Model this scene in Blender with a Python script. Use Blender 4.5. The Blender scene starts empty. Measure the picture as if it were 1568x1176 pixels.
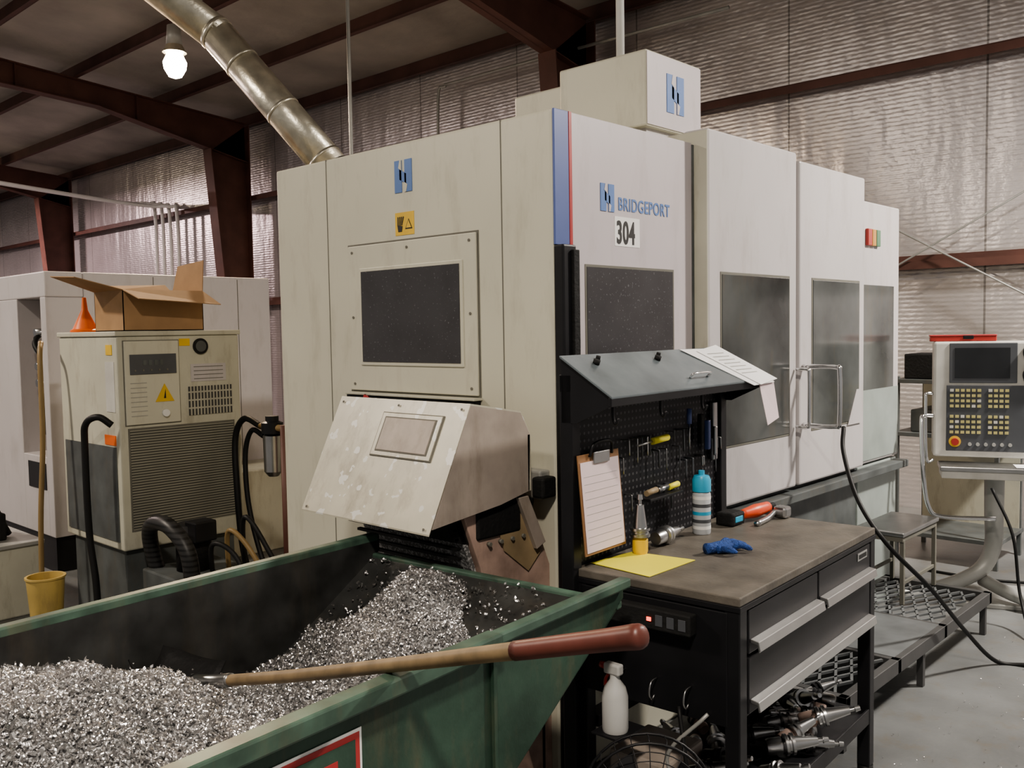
import bpy, math, random
import numpy as np
from mathutils import Vector, Matrix
random.seed(7); rng=np.random.default_rng(7)
C=bpy.context.scene.collection
F0=-.13   # floor height in working coordinates (everything is lifted by .13 at the end)

# ------------------------------------------------------------------ materials
def mat(name,col,rough=.5,metal=0.,var=.12,scale=6.,bump=0.,bscale=60.,emit=0.,spec=.5,grime=0.):
    m=bpy.data.materials.new(name); m.use_nodes=True
    nt=m.node_tree; b=nt.nodes['Principled BSDF']
    b.inputs['Roughness'].default_value=rough; b.inputs['Metallic'].default_value=metal
    b.inputs['Specular IOR Level'].default_value=spec
    tc=nt.nodes.new('ShaderNodeTexCoord')
    n=nt.nodes.new('ShaderNodeTexNoise'); n.inputs['Scale'].default_value=scale; n.inputs['Detail'].default_value=5
    r=nt.nodes.new('ShaderNodeValToRGB')
    c0=[max(0,c*(1-var)) for c in col]; c1=[min(1,c*(1+var)) for c in col]
    r.color_ramp.elements[0].color=(*c0,1); r.color_ramp.elements[1].color=(*c1,1)
    r.color_ramp.elements[0].position=.3; r.color_ramp.elements[1].position=.7
    nt.links.new(tc.outputs['Object'],n.inputs['Vector']); nt.links.new(n.outputs['Fac'],r.inputs['Fac'])
    out=r.outputs['Color']
    if grime>0:
        mp=nt.nodes.new('ShaderNodeMapping'); mp.inputs['Scale'].default_value=(5,5,1.3)
        n3=nt.nodes.new('ShaderNodeTexNoise'); n3.inputs['Scale'].default_value=1.6; n3.inputs['Detail'].default_value=8; n3.inputs['Roughness'].default_value=.7
        r3=nt.nodes.new('ShaderNodeValToRGB'); r3.color_ramp.elements[0].position=.52; r3.color_ramp.elements[1].position=.80
        r3.color_ramp.elements[0].color=(0,0,0,1); r3.color_ramp.elements[1].color=(grime,)*3+(1,)
        mx=nt.nodes.new('ShaderNodeMixRGB'); mx.inputs[2].default_value=(.16,.12,.07,1)
        nt.links.new(tc.outputs['Object'],mp.inputs[0]); nt.links.new(mp.outputs[0],n3.inputs['Vector']); nt.links.new(n3.outputs['Fac'],r3.inputs['Fac'])
        nt.links.new(r3.outputs['Color'],mx.inputs[0]); nt.links.new(out,mx.inputs[1]); out=mx.outputs[0]
    nt.links.new(out,b.inputs['Base Color'])
    if bump>0:
        n2=nt.nodes.new('ShaderNodeTexNoise'); n2.inputs['Scale'].default_value=bscale; n2.inputs['Detail'].default_value=4
        bp=nt.nodes.new('ShaderNodeBump'); bp.inputs['Strength'].default_value=bump; bp.inputs['Distance'].default_value=.02
        nt.links.new(tc.outputs['Object'],n2.inputs['Vector']); nt.links.new(n2.outputs['Fac'],bp.inputs['Height'])
        nt.links.new(bp.outputs['Normal'],b.inputs['Normal'])
    if emit>0:
        b.inputs['Emission Color'].default_value=(*col,1); b.inputs['Emission Strength'].default_value=emit
    return m

def N(nt,t,**kw):
    n=nt.nodes.new(t)
    for k,v in kw.items(): setattr(n,k,v)
    return n
def mathn(nt,op,a,b=None,c=None):
    n=nt.nodes.new('ShaderNodeMath'); n.operation=op
    for i,v in enumerate((a,b,c)):
        if v is None: continue
        if isinstance(v,(int,float)): n.inputs[i].default_value=v
        else: nt.links.new(v,n.inputs[i])
    return n.outputs[0]

def foil_mat():
    m=mat('foil_insulation',(.74,.705,.71),rough=.33,metal=.72,var=.10,scale=1.0)
    nt=m.node_tree; b=nt.nodes['Principled BSDF']
    tc=N(nt,'ShaderNodeTexCoord'); sp=N(nt,'ShaderNodeSeparateXYZ'); nt.links.new(tc.outputs['Object'],sp.inputs[0])
    fx=mathn(nt,'FRACT',mathn(nt,'DIVIDE',mathn(nt,'ADD',sp.outputs[0],190.29+.95),1.9))
    seam=mathn(nt,'LESS_THAN',mathn(nt,'ABSOLUTE',mathn(nt,'SUBTRACT',fx,.5)),.005)
    n1=N(nt,'ShaderNodeTexNoise'); n1.inputs['Scale'].default_value=1; n1.inputs['Detail'].default_value=2; n1.inputs['Roughness'].default_value=.5
    mp=N(nt,'ShaderNodeMapping'); mp.inputs['Scale'].default_value=(3.2,1,.8); nt.links.new(tc.outputs['Object'],mp.inputs[0]); nt.links.new(mp.outputs[0],n1.inputs['Vector'])
    n4=N(nt,'ShaderNodeTexNoise'); n4.inputs['Scale'].default_value=1; n4.inputs['Detail'].default_value=5
    mp4=N(nt,'ShaderNodeMapping'); mp4.inputs['Scale'].default_value=(16,1,22); nt.links.new(tc.outputs['Object'],mp4.inputs[0]); nt.links.new(mp4.outputs[0],n4.inputs['Vector'])
    rib=mathn(nt,'SINE',mathn(nt,'MULTIPLY',sp.outputs[2],150.))
    h=mathn(nt,'ADD',mathn(nt,'MULTIPLY',n1.outputs['Fac'],1.3),mathn(nt,'MULTIPLY',rib,.022))
    h=mathn(nt,'ADD',h,mathn(nt,'MULTIPLY',n4.outputs['Fac'],.20))
    h=mathn(nt,'SUBTRACT',h,mathn(nt,'MULTIPLY',seam,.4))
    bp=N(nt,'ShaderNodeBump'); bp.inputs['Strength'].default_value=.5; bp.inputs['Distance'].default_value=.05
    nt.links.new(h,bp.inputs['Height']); nt.links.new(bp.outputs['Normal'],b.inputs['Normal'])
    old=b.inputs['Base Color'].links[0].from_socket
    mx=N(nt,'ShaderNodeMixRGB'); mx.inputs[2].default_value=(.38,.36,.36,1)
    nt.links.new(seam,mx.inputs[0]); nt.links.new(old,mx.inputs[1]); nt.links.new(mx.outputs[0],b.inputs['Base Color'])
    return m

def grille_mat(name,base,dark,period,duty=.5,axis=2,axis2=None,period2=None):
    m=mat(name,base,rough=.45)
    nt=m.node_tree; b=nt.nodes['Principled BSDF']
    tc=N(nt,'ShaderNodeTexCoord'); sp=N(nt,'ShaderNodeSeparateXYZ'); nt.links.new(tc.outputs['Object'],sp.inputs[0])
    f=mathn(nt,'LESS_THAN',mathn(nt,'FRACT',mathn(nt,'DIVIDE',mathn(nt,'ADD',sp.outputs[axis],50),period)),duty)
    if axis2 is not None:
        f2=mathn(nt,'LESS_THAN',mathn(nt,'FRACT',mathn(nt,'DIVIDE',mathn(nt,'ADD',sp.outputs[axis2],50),period2)),.8)
        f=mathn(nt,'MULTIPLY',f,f2)
    old=b.inputs['Base Color'].links[0].from_socket
    mx=N(nt,'ShaderNodeMixRGB'); mx.inputs[2].default_value=(*dark,1)
    nt.links.new(f,mx.inputs[0]); nt.links.new(old,mx.inputs[1]); nt.links.new(mx.outputs[0],b.inputs['Base Color'])
    return m

def speck_mat(name,col,speck,thr,scale,rough=.2,spec=.5,grime=0.,var=.12,soft=.02):
    m=mat(name,col,rough=rough,spec=spec,grime=grime,var=var)
    nt=m.node_tree; b=nt.nodes['Principled BSDF']
    tc=N(nt,'ShaderNodeTexCoord'); v=N(nt,'ShaderNodeTexNoise'); v.inputs['Scale'].default_value=scale; v.inputs['Detail'].default_value=2
    nt.links.new(tc.outputs['Object'],v.inputs['Vector'])
    f=mathn(nt,'GREATER_THAN',v.outputs['Fac'],thr)
    old=b.inputs['Base Color'].links[0].from_socket
    mx=N(nt,'ShaderNodeMixRGB'); mx.inputs[2].default_value=(*speck,1)
    nt.links.new(f,mx.inputs[0]); nt.links.new(old,mx.inputs[1]); nt.links.new(mx.outputs[0],b.inputs['Base Color'])
    return m

M=dict(
 cream=mat('cream_paint',(.59,.575,.475),.42,var=.04,scale=2,grime=.32),
 cream2=mat('cream_paint_old',(.52,.51,.42),.5,var=.08,scale=4,grime=.6),
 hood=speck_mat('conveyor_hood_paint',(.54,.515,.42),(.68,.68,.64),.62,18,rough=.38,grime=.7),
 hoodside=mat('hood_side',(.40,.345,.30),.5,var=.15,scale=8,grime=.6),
 pinkside=mat('panel_lavender',(.53,.485,.50),.42,var=.03,scale=2,grime=.2),
 doorw=mat('door_white',(.51,.485,.485),.42,var=.04,scale=2,grime=.28),
 guard=mat('guard_grey_green',(.32,.36,.34),.3,var=.1),
 base=mat('machine_base_grey',(.10,.11,.11),.5,var=.3,grime=.4),
 black=mat('black_paint',(.014,.014,.016),.42,var=.2,spec=.35),
 blackm=mat('black_matte',(.016,.016,.016),.7,var=.2,bump=.2,spec=.3),
 rubber=mat('black_rubber',(.012,.012,.012),.55,spec=.35),
 seam=mat('seam_dark',(.16,.155,.13),.7),
 glassA=speck_mat('dark_chip_window',(.062,.060,.064),(.15,.15,.16),.67,100,rough=.28,spec=.4),
 glassB=mat('dark_door_glass',(.085,.09,.088),.12,var=.6,scale=1.6,grime=.35),  # large soft lightening in the colour stands in for a blurred lamp reflection
 blue=mat('logo_blue',(.10,.20,.46),.45,var=.05),
 stripeblue=mat('stripe_blue',(.10,.14,.34),.4,var=.06),
 red=mat('red_line',(.42,.05,.05),.4),
 white=mat('white_label',(.8,.8,.78),.5,var=.04),
 ink=mat('ink',(.02,.02,.02),.6),
 yellow=mat('yellow_label',(.72,.48,.06),.5),
 brown=mat('red_oxide_steel',(.115,.052,.041),.55,var=.25,scale=3),
 purlin=mat('purlin_steel',(.095,.045,.037),.6,var=.25,scale=3),
 foil=foil_mat(),
 roof=mat('roof_insulation',(.37,.345,.31),.6,var=.3,scale=.8,bump=.5,bscale=6),
 floor=mat('concrete_floor',(.155,.16,.16),.38,var=.35,scale=1.6,bump=.08,bscale=40,grime=.55),
 green=mat('hopper_green',(.038,.074,.052),.45,var=.35,scale=5,bump=.1,bscale=30,grime=.6),
 rim=mat('hopper_rim_green',(.066,.112,.084),.4,var=.45,scale=10,grime=.6),
 inside=mat('hopper_inside_dark',(.034,.035,.034),.42,var=.5,scale=9,grime=.2),
 chip=mat('aluminium_chip',(.78,.765,.76),.34,metal=1.,var=.14,scale=80),
 chipbase=speck_mat('chip_bed',(.13,.13,.13),(.40,.40,.40),.54,110,rough=.5),  # dark tone puts the shade of gaps between chips into the colour
 steel=mat('steel',(.50,.50,.50),.3,metal=1.,var=.15),
 chrome=mat('chrome',(.72,.72,.72),.18,metal=1.,var=.05),
 galv=mat('galvanised_duct',(.62,.59,.50),.34,metal=.85,var=.22,scale=9,bump=.15,bscale=20),
 conduit=mat('conduit_grey',(.42,.42,.40),.5,metal=.4),
 wood=mat('ash_handle',(.23,.165,.09),.55,var=.35,scale=14),
 grip=mat('reddish_grip',(.125,.040,.03),.42,var=.25,scale=12),
 benchtop=mat('worn_bench_top',(.125,.112,.094),.5,var=.3,scale=7,bump=.1,grime=.3),
 lid=mat('lid_grey_blue',(.17,.20,.215),.26,metal=.3,var=.25,scale=5),
 alu=mat('aluminium_handle',(.58,.58,.57),.3,metal=.9,var=.06),
 paper=mat('paper_white',(.78,.78,.78),.7,var=.02),
 pinkpaper=mat('paper_pink',(.70,.58,.60),.7,var=.03),
 clip=mat('hardboard',(.28,.15,.07),.6),
 yellowpaper=mat('paper_yellow',(.80,.72,.08),.6,var=.04),
 bluec=mat('glove_blue',(.03,.08,.28),.8,var=.35,scale=60,bump=.6,bscale=160),
 cyan=mat('cap_cyan',(.05,.38,.58),.35),
 can=mat('can_grey',(.48,.50,.52),.35),
 orange=mat('orange_plastic',(.75,.16,.03),.45),
 orangered=mat('tool_orange',(.66,.09,.035),.4),
 card=mat('cardboard',(.38,.24,.13),.8,var=.08,scale=10),
 card2=mat('cardboard_inside',(.33,.20,.10),.85,var=.1),
 brass=mat('tan_hose',(.26,.18,.08),.5),
 yel2=mat('yellow_tub',(.52,.38,.13),.5,grime=.5),
 keys=mat('keys_yellow',(.50,.45,.20),.5),
 panelgrey=mat('control_grey',(.085,.09,.10),.4),
 ctrlw=mat('control_white',(.58,.57,.53),.4,grime=.2),
 screen=mat('screen_dark',(.03,.032,.035),.25,spec=.3),
 pinkbrown=mat('worn_primer',(.42,.30,.25),.6,var=.35,scale=9,grime=.6),
 tan=mat('tan_panel',(.33,.25,.15),.6,var=.3),
 bottlew=mat('plastic_white',(.55,.55,.53),.35),
 grate=mat('grating_steel',(.11,.11,.11),.5,metal=.5),
 plate=mat('platform_plate',(.18,.19,.195),.4,metal=.3,var=.25),
 g_red=mat('lamp_red',(.4,.05,.04),.3), g_yel=mat('lamp_amber',(.50,.25,.05),.3), g_grn=mat('lamp_green',(.08,.20,.11),.3),
 gaugew=mat('gauge_face',(.7,.7,.68),.3),
 bulb=mat('lamp_glow',(1.,.83,.58),.3,emit=60.),
 led=mat('red_led',(1.,.05,.02),.3,emit=4.),
)
M['louvre']=grille_mat('louvre',(.34,.33,.27),(.09,.09,.08),.016,.65,2)
M['vent']=grille_mat('small_vent',(.42,.41,.34),(.06,.06,.06),.022,.55,1,2,.05)
M['wedge']=grille_mat('ribbed_duct',(.03,.03,.03),(.008,.008,.008),.03,.4,2)
def peg():
    m=mat('pegboard_black',(.016,.016,.019),.45,spec=.3); nt=m.node_tree; b=nt.nodes['Principled BSDF']
    tc=N(nt,'ShaderNodeTexCoord'); sp=N(nt,'ShaderNodeSeparateXYZ'); nt.links.new(tc.outputs['Object'],sp.inputs[0])
    a=mathn(nt,'SUBTRACT',mathn(nt,'FRACT',mathn(nt,'DIVIDE',mathn(nt,'ADD',sp.outputs[1],50),.0254)),.5)
    c=mathn(nt,'SUBTRACT',mathn(nt,'FRACT',mathn(nt,'DIVIDE',mathn(nt,'ADD',sp.outputs[2],50),.0254)),.5)
    d=mathn(nt,'ADD',mathn(nt,'MULTIPLY',a,a),mathn(nt,'MULTIPLY',c,c))
    f=mathn(nt,'LESS_THAN',d,.04)
    mx=N(nt,'ShaderNodeMixRGB'); mx.inputs[2].default_value=(.09,.09,.095,1)
    old=b.inputs['Base Color'].links[0].from_socket
    nt.links.new(f,mx.inputs[0]); nt.links.new(old,mx.inputs[1]); nt.links.new(mx.outputs[0],b.inputs['Base Color'])
    return m
M['pegb']=peg()

# ------------------------------------------------------------------ mesh helpers
class Grp:
    def __init__(s,name,loc=(0,0,0),rot=0.,local=False):
        e=bpy.data.objects.new(name,None); e.empty_display_size=.1; C.objects.link(e)
        e.location=loc; e.rotation_euler=(0,0,rot); s.e=e; s.loc=Vector(loc); s.local=local
def mk(name,verts,faces,m,g=None,smooth=False,bevel=0.,solid=0.):
    me=bpy.data.meshes.new(name); me.from_pydata([tuple(v) for v in verts],[],faces); me.update()
    ms=m if isinstance(m,(list,tuple)) else [m]
    for k in ms: me.materials.append(M[k] if isinstance(k,str) else k)
    if smooth: me.polygons.foreach_set('use_smooth',[True]*len(me.polygons))
    o=bpy.data.objects.new(name,me); C.objects.link(o)
    if g is not None:
        o.parent=g.e
        if not g.local: o.matrix_parent_inverse=Matrix.Translation(-g.loc)
    if solid: 
        md=o.modifiers.new('s','SOLIDIFY'); md.thickness=solid; md.offset=0
    if bevel>0:
        md=o.modifiers.new('b','BEVEL'); md.width=bevel; md.segments=2; md.limit_method='ANGLE'; md.angle_limit=math.radians(40)
    return o
BF=[(0,3,2,1),(4,5,6,7),(0,1,5,4),(1,2,6,5),(2,3,7,6),(3,0,4,7)]
def box(g,name,x,y,z,m,bevel=.003):
    v=[(x[0],y[0],z[0]),(x[1],y[0],z[0]),(x[1],y[1],z[0]),(x[0],y[1],z[0]),
       (x[0],y[0],z[1]),(x[1],y[0],z[1]),(x[1],y[1],z[1]),(x[0],y[1],z[1])]
    return mk(name,v,BF,m,g,bevel=bevel)
def hexa(g,name,bot,top,m,bevel=.003):
    return mk(name,list(bot)+list(top),BF,m,g,bevel=bevel)
def prism(g,name,poly,vec,m,bevel=0.):
    n=len(poly); vec=Vector(vec)
    v=[Vector(p) for p in poly]+[Vector(p)+vec for p in poly]
    f=[tuple(range(n))[::-1],tuple(range(n,2*n))]+[(i,(i+1)%n,n+(i+1)%n,n+i) for i in range(n)]
    return mk(name,v,f,m,g,bevel=bevel)
def basis(d):
    d=d.normalized(); a=Vector((0,0,1)) if abs(d.z)<.9 else Vector((1,0,0))
    u=d.cross(a).normalized(); return u,d.cross(u).normalized()
def cyl(g,name,p1,p2,r,m,r2=None,n=24,bevel=0.):
    p1=Vector(p1);p2=Vector(p2); r2=r if r2 is None else r2
    u,w=basis(p2-p1); v=[]
    for p,rr in((p1,r),(p2,r2)):
        for i in range(n):
            a=2*math.pi*i/n; v.append(p+u*math.cos(a)*rr+w*math.sin(a)*rr)
    f=[tuple(range(n)),tuple(range(n,2*n))[::-1]]+[(i,n+i,n+(i+1)%n,(i+1)%n) for i in range(n)]
    o=mk(name,v,f,m,g,bevel=bevel)
    for p in o.data.polygons: p.use_smooth=len(p.vertices)==4
    return o
def catmull(pts,sub):
    P=[Vector(p) for p in pts]; P=[P[0]*2-P[1]]+P+[P[-1]*2-P[-2]]; out=[]
    for i in range(1,len(P)-2):
        for k in range(sub):
            t=k/sub; a,b,c,d=P[i-1],P[i],P[i+1],P[i+2]
            out.append(.5*((2*b)+(c-a)*t+(2*a-5*b+4*c-d)*t*t+(3*b-a-3*c+d)*t**3))
    out.append(P[-2]); return out
def tube(g,name,pts,r,m,n=10,sub=8,rs=None):
    P=catmull(pts,sub) if sub>1 else [Vector(p) for p in pts]
    v=[];f=[];u=None
    for i,p in enumerate(P):
        d=(P[min(i+1,len(P)-1)]-P[max(i-1,0)]).normalized()
        if u is None: u,_=basis(d)
        u=(u-d*u.dot(d)).normalized(); w=d.cross(u)
        rr=r if rs is None else np.interp(i/(len(P)-1),[q[0] for q in rs],[q[1] for q in rs])
        for k in range(n):
            a=2*math.pi*k/n; v.append(p+u*math.cos(a)*rr+w*math.sin(a)*rr)
    for i in range(len(P)-1):
        for k in range(n):
            f.append((i*n+k,i*n+(k+1)%n,(i+1)*n+(k+1)%n,(i+1)*n+k))
    f.append(tuple(range(n))[::-1]); L=(len(P)-1)*n; f.append(tuple(range(L,L+n)))
    return mk(name,v,f,m,g,smooth=True)
def lathe(g,name,c,prof,m,n=24,axis=(0,0,1)):
    c=Vector(c); d=Vector(axis).normalized(); u,w=basis(d); v=[];f=[]
    for r,z in prof:
        for k in range(n):
            a=2*math.pi*k/n; v.append(c+d*z+u*math.cos(a)*r+w*math.sin(a)*r)
    for i in range(len(prof)-1):
        for k in range(n): f.append((i*n+k,(i+1)*n+k,(i+1)*n+(k+1)%n,i*n+(k+1)%n))
    f.append(tuple(range(n))); L=(len(prof)-1)*n; f.append(tuple(range(L,L+n))[::-1])
    o=mk(name,v,f,m,g,smooth=True)
    md=o.modifiers.new('e','EDGE_SPLIT'); md.split_angle=math.radians(35)
    return o
def text(g,name,s,loc,rot,size,m,ext=.001,sx=1.,off=0.,sp=1.):
    cu=bpy.data.curves.new(name,'FONT'); cu.body=s; cu.size=size; cu.extrude=ext; cu.offset=off; cu.space_character=sp
    cu.materials.append(M[m]); o=bpy.data.objects.new(name,cu); C.objects.link(o)
    o.location=loc; o.rotation_euler=rot; o.scale=(sx,1,1)
    if g is not None:
        o.parent=g.e
        if not g.local: o.matrix_parent_inverse=Matrix.Translation(-g.loc)
    return o

# ------------------------------------------------------------------ room shell
WY=6.4
def rz(y): return 5.30+(WY-y)*.085       # top of rafters
box(None,'floor',(-32,8),(-12,WY),(F0-.1,F0),'floor',0)
prism(None,'wall_back',[(-32,WY,F0),(8,WY,F0),(8,WY,rz(WY)+.3),(-32,WY,rz(WY)+.3)],(0,.12,0),'foil')
prism(None,'wall_left',[(-32,WY,F0),(-32,-12,F0),(-32,-12,rz(-12)+.22),(-32,WY,rz(WY)+.22)],(-.12,0,0),'foil')
prism(None,'ceiling',[(-32,WY+.1,rz(WY+.1)+.21),(-32,-12,rz(-12)+.21),(8,-12,rz(-12)+.21),(8,WY+.1,rz(WY+.1)+.21)],(0,0,.1),'roof')
def zsec(name,y,z,x0,x1,m='brown'):
    g=Grp(name,((x0+x1)/2,y,z))
    box(g,'web',(x0,x1),(y-.2,y),(z-.004,z+.004),m,0)
    box(g,'lip_front',(x0,x1),(y-.204,y-.196),(z-.07,z+.004),m,0)
    box(g,'lip_back',(x0,x1),(y-.008,y),(z,z+.07),m,0)
zsec('trim_1',WY-.01,2.22,-31.9,7.9); zsec('trim_2',WY-.01,4.06,-31.9,7.9)
g=Grp('trim_3',(-12,0,5.6))
y=WY-.12;i=0
while y>-11:
    z=rz(y)
    box(g,'purlin_%d'%i,(-31.9,7.9),(y-.004,y+.004),(z,z+.2),'purlin',0)
    box(g,'purlin_flange_%d'%i,(-31.9,7.9),(y-.07,y),(z,z+.006),'purlin',0)
    y-=1.5;i+=1
def frame(x):
    g=Grp('steel_frame',(x,WY-.3,F0))
    zb=lambda y: (4.65+(6.1-y)*.22) if y>3.6 else 5.2+(3.6-y)*.07
    prism(g,'rafter_web',[(x-.006,6.15,zb(6.15)),(x-.006,3.6,zb(3.6)),(x-.006,-11.8,zb(-11.8)),(x-.006,-11.8,rz(-11.8)),(x-.006,6.15,rz(6.15))],(.012,0,0),'brown')
    for a,b in((6.15,3.6),(3.6,-11.8)):
        prism(g,'bottom_flange',[(x-.1,a,zb(a)),(x-.1,b,zb(b)),(x-.1,b,zb(b)+.014),(x-.1,a,zb(a)+.014)],(.2,0,0),'brown')
    prism(g,'top_flange',[(x-.1,6.15,rz(6.15)-.016),(x-.1,-11.8,rz(-11.8)-.016),(x-.1,-11.8,rz(-11.8)-.002),(x-.1,6.15,rz(6.15)-.002)],(.2,0,0),'brown')
    prism(g,'column_web',[(x-.006,6.17,F0),(x-.006,5.85,F0),(x-.006,5.45,4.75),(x-.006,6.17,5.28)],(.012,0,0),'brown')
    prism(g,'column_inner_flange',[(x-.13,5.85,F0),(x-.13,5.83,F0),(x-.13,5.43,4.8),(x-.13,5.45,4.8)],(.26,0,0),'brown')
    box(g,'column_outer_flange',(x-.13,x+.13),(6.155,6.175),(F0,5.28),'brown',0)
    for k in range(3): box(g,'stiffener_%d'%k,(x-.09,x+.09),(4.2-k*1.8,4.21-k*1.8),(zb(4.2-k*1.8)+.01,rz(4.2-k*1.8)-.02),'brown',0)
for x in(-19.85,-12.25,-4.65,2.95): frame(x)
for i,(a,b) in enumerate([((-4.5,6.1,4.6),(2.8,6.1,.3)),((-4.5,6.1,.3),(2.8,6.1,4.2))]):
    cyl(None,'bracing_rod' if i==0 else 'bracing_rod.001',a,b,.009,'conduit',n=8)
tube(None,'ceiling_conduit',[(-2.6,5.9,4.9),(-6.6,6.1,5.0),(-7.1,6.15,5.0),(-7.25,6.15,4.8),(-7.25,6.15,3.0)],.02,'conduit',n=8,sub=4)
g=Grp('electrical_conduit_bundle',(-15,6,F0))
for k in range(4):
    x=-15.6+k*.30
    tube(g,'conduit_%d'%k,[(x,6.12,F0),(x,6.12,2.),(x,6.12,4.1-.05*k),(x-.15,6.0,4.3-.05*k),(x-.5,5.0,4.36-.05*k),(x-.5,-2,4.9-.05*k)],.035,'white',n=8,sub=5)
cyl(None,'hanging_air_line',(-3.30,1.6,F0),(-3.30,1.6,rz(1.6)+.1),.014,'conduit',n=8)
cyl(None,'white_drop_pipe',(-.66,1.35,2.98),(-.66,1.35,rz(1.35)+.15),.022,'white',n=12)

# ------------------------------------------------------------------ lamps
def lamp(x,y,z,power,warm=(1,.93,.83),size=.45):
    g=Grp('high_bay_lamp',(x,y,z))
    top=rz(y)+.2
    cyl(g,'hanger',(x,y,z+.28),(x,y,top),.01,'conduit',n=8)
    cyl(g,'ballast',(x,y,z+.16),(x,y,z+.34),.075,'conduit',r2=.06)
    lathe(g,'socket_cage',(x,y,z),[(.07,.17),(.09,.13),(.11,.09),(.085,.09),(.06,.14)],'galv')
    lathe(g,'bulb',(x,y,z),[(.005,-.15),(.06,-.13),(.10,-.06),(.108,.0),(.08,.06),(.04,.11)],'bulb')
    L=bpy.data.lights.new('high_bay_light','AREA'); L.shape='DISK'; L.size=size; L.energy=power; L.color=warm
    o=bpy.data.objects.new('light_source',L); C.objects.link(o); o.location=(x,y,z-.18)
    o.parent=g.e; o.matrix_parent_inverse=Matrix.Translation(-g.loc)
lamp(-6.05,1.67,4.22,240,(1,.76,.52))
lamp(2.9,3.9,4.6,480,(1,.93,.85))
lamp(2.8,-3.4,5.3,300,(1,.90,.79))
lamp(-5.5,-4.0,5.2,340,(1,.88,.75))
lamp(-13.5,-1.0,5.2,480,(1,.80,.76))  # unseen pinkish lamp, added to tint the left of the wall
lamp(-20,3.0,5.0,480,(1,.74,.74))  # another unseen pinkish lamp, added for the far left
w=bpy.data.worlds.new('w'); bpy.context.scene.world=w; w.use_nodes=True
w.node_tree.nodes['Background'].inputs[0].default_value=(1,.955,.92,1); w.node_tree.nodes['Background'].inputs[1].default_value=.31

# ------------------------------------------------------------------ machining centre
g=Grp('machining_center',(-.9,1.7,F0))
box(g,'front_body',(-1.85,0),(0,.975),(F0,2.48),'cream',.012)
box(g,'rear_body',(-1.85,0),(.975,3.36),(F0,2.38),'cream',.01)
box(g,'column_cover',(-1.7,.0),(1.0,2.0),(2.3,2.52),'cream2',.01)
box(g,'side_panel',(.0,.008),(.105,.965),(.6,2.478),'pinkside',.003)
box(g,'corner_stripe_blue',(.0,.010),(.002,.088),(1.97,2.478),'stripeblue',.002)
box(g,'corner_stripe_red',(.0,.012),(.088,.104),(1.55,2.478),'red',0)
box(g,'corner_black_post',(-.004,.045),(.004,.085),(F0,1.97),'black',.008)
box(g,'corner_black_lip',(.045,.06),(.05,.085),(F0,1.95),'blackm',.003)
box(g,'side_window_frame',(.006,.0105),(.18,.81),(1.54,1.903),'seam',0)
box(g,'side_window_glass',(.008,.012),(.19,.80),(1.55,1.893),'glassA',0)
for k,x in enumerate((-1.42,-.265)): box(g,'panel_seam_%d'%k,(x-.0025,x+.0025),(-.0015,.002),(F0,2.478),'seam',0)
box(g,'access_door_gap',(-1.262,-.396),(-.003,.002),(1.372,2.058),'seam',0)
box(g,'access_door',(-1.253,-.405),(-.012,.0),(1.38,2.05),'cream',.004)
box(g,'access_window_frame',(-1.165,-.48),(-.018,-.01),(1.497,1.945),'cream',.004)
box(g,'access_window',(-1.148,-.496),(-.0205,-.015),(1.514,1.928),'glassA',0)
for k,(x,z) in enumerate([(-1.22,2.02),(-.44,2.02),(-1.22,1.41),(-.44,1.41),(-1.22,1.72),(-.44,1.72),(-.83,2.02)]):
    cyl(g,'screw_%d'%k,(x,-.016,z),(x,-.011,z),.006,'seam',n=8)
box(g,'sill_slot',(-1.26,-.40),(-.035,.0),(1.335,1.362),'black',.003)
box(g,'sill_rail',(-1.25,-.39),(-.05,.0),(1.362,1.372),'cream2',.002)
cyl(g,'red_knob',(-1.1,-.05,1.352),(-1.1,-.03,1.352),.015,'red')
def logoA(x,z,s):
    for k,dx in enumerate((0,.60)):
        prism(g,'logo_bar_%d'%k,[(x+dx*s,-.003,z),(x+(dx+.42)*s,-.003,z),(x+(dx+.42)*s,-.003,z+1.25*s),(x+dx*s,-.003,z+1.25*s)],(0,.003,0),'blue')
    prism(g,'logo_link',[(x+.3*s,-.003,z+.50*s),(x+.7*s,-.003,z+.30*s),(x+.7*s,-.003,z+.7*s),(x+.3*s,-.003,z+.9*s)],(0,.003,0),'blue')
    prism(g,'logo_cut_0',[(x+.25*s,-.0045,z+.95*s),(x+.42*s,-.0045,z+.85*s),(x+.42*s,-.0045,z+1.25*s),(x+.33*s,-.0045,z+1.25*s)],(0,.002,0),'cream')
    prism(g,'logo_cut_1',[(x+.60*s,-.0045,z),(x+.69*s,-.0045,z),(x+.77*s,-.0045,z+.28*s),(x+.60*s,-.0045,z+.38*s)],(0,.002,0),'cream')
logoA(-.912,2.262,.112)
def logoB(x,y,z,s,pre):
    for k,dy in enumerate((0,.60)):
        prism(g,pre+'_bar_%d'%k,[(x,y+dy*s,z),(x,y+(dy+.42)*s,z),(x,y+(dy+.42)*s,z+1.25*s),(x,y+dy*s,z+1.25*s)],(.003,0,0),'blue')
    prism(g,pre+'_link',[(x,y+.3*s,z+.50*s),(x,y+.7*s,z+.30*s),(x,y+.7*s,z+.7*s),(x,y+.3*s,z+.9*s)],(.003,0,0),'blue')
    prism(g,pre+'_cut_0',[(x+.003,y+.25*s,z+.95*s),(x+.003,y+.42*s,z+.85*s),(x+.003,y+.42*s,z+1.25*s),(x+.003,y+.33*s,z+1.25*s)],(.0015,0,0),'pinkside')
    prism(g,pre+'_cut_1',[(x+.003,y+.60*s,z),(x+.003,y+.69*s,z),(x+.003,y+.77*s,z+.28*s),(x+.003,y+.60*s,z+.38*s)],(.0015,0,0),'pinkside')
logoB(.008,.285,2.12,.088,'side_logo')
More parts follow.
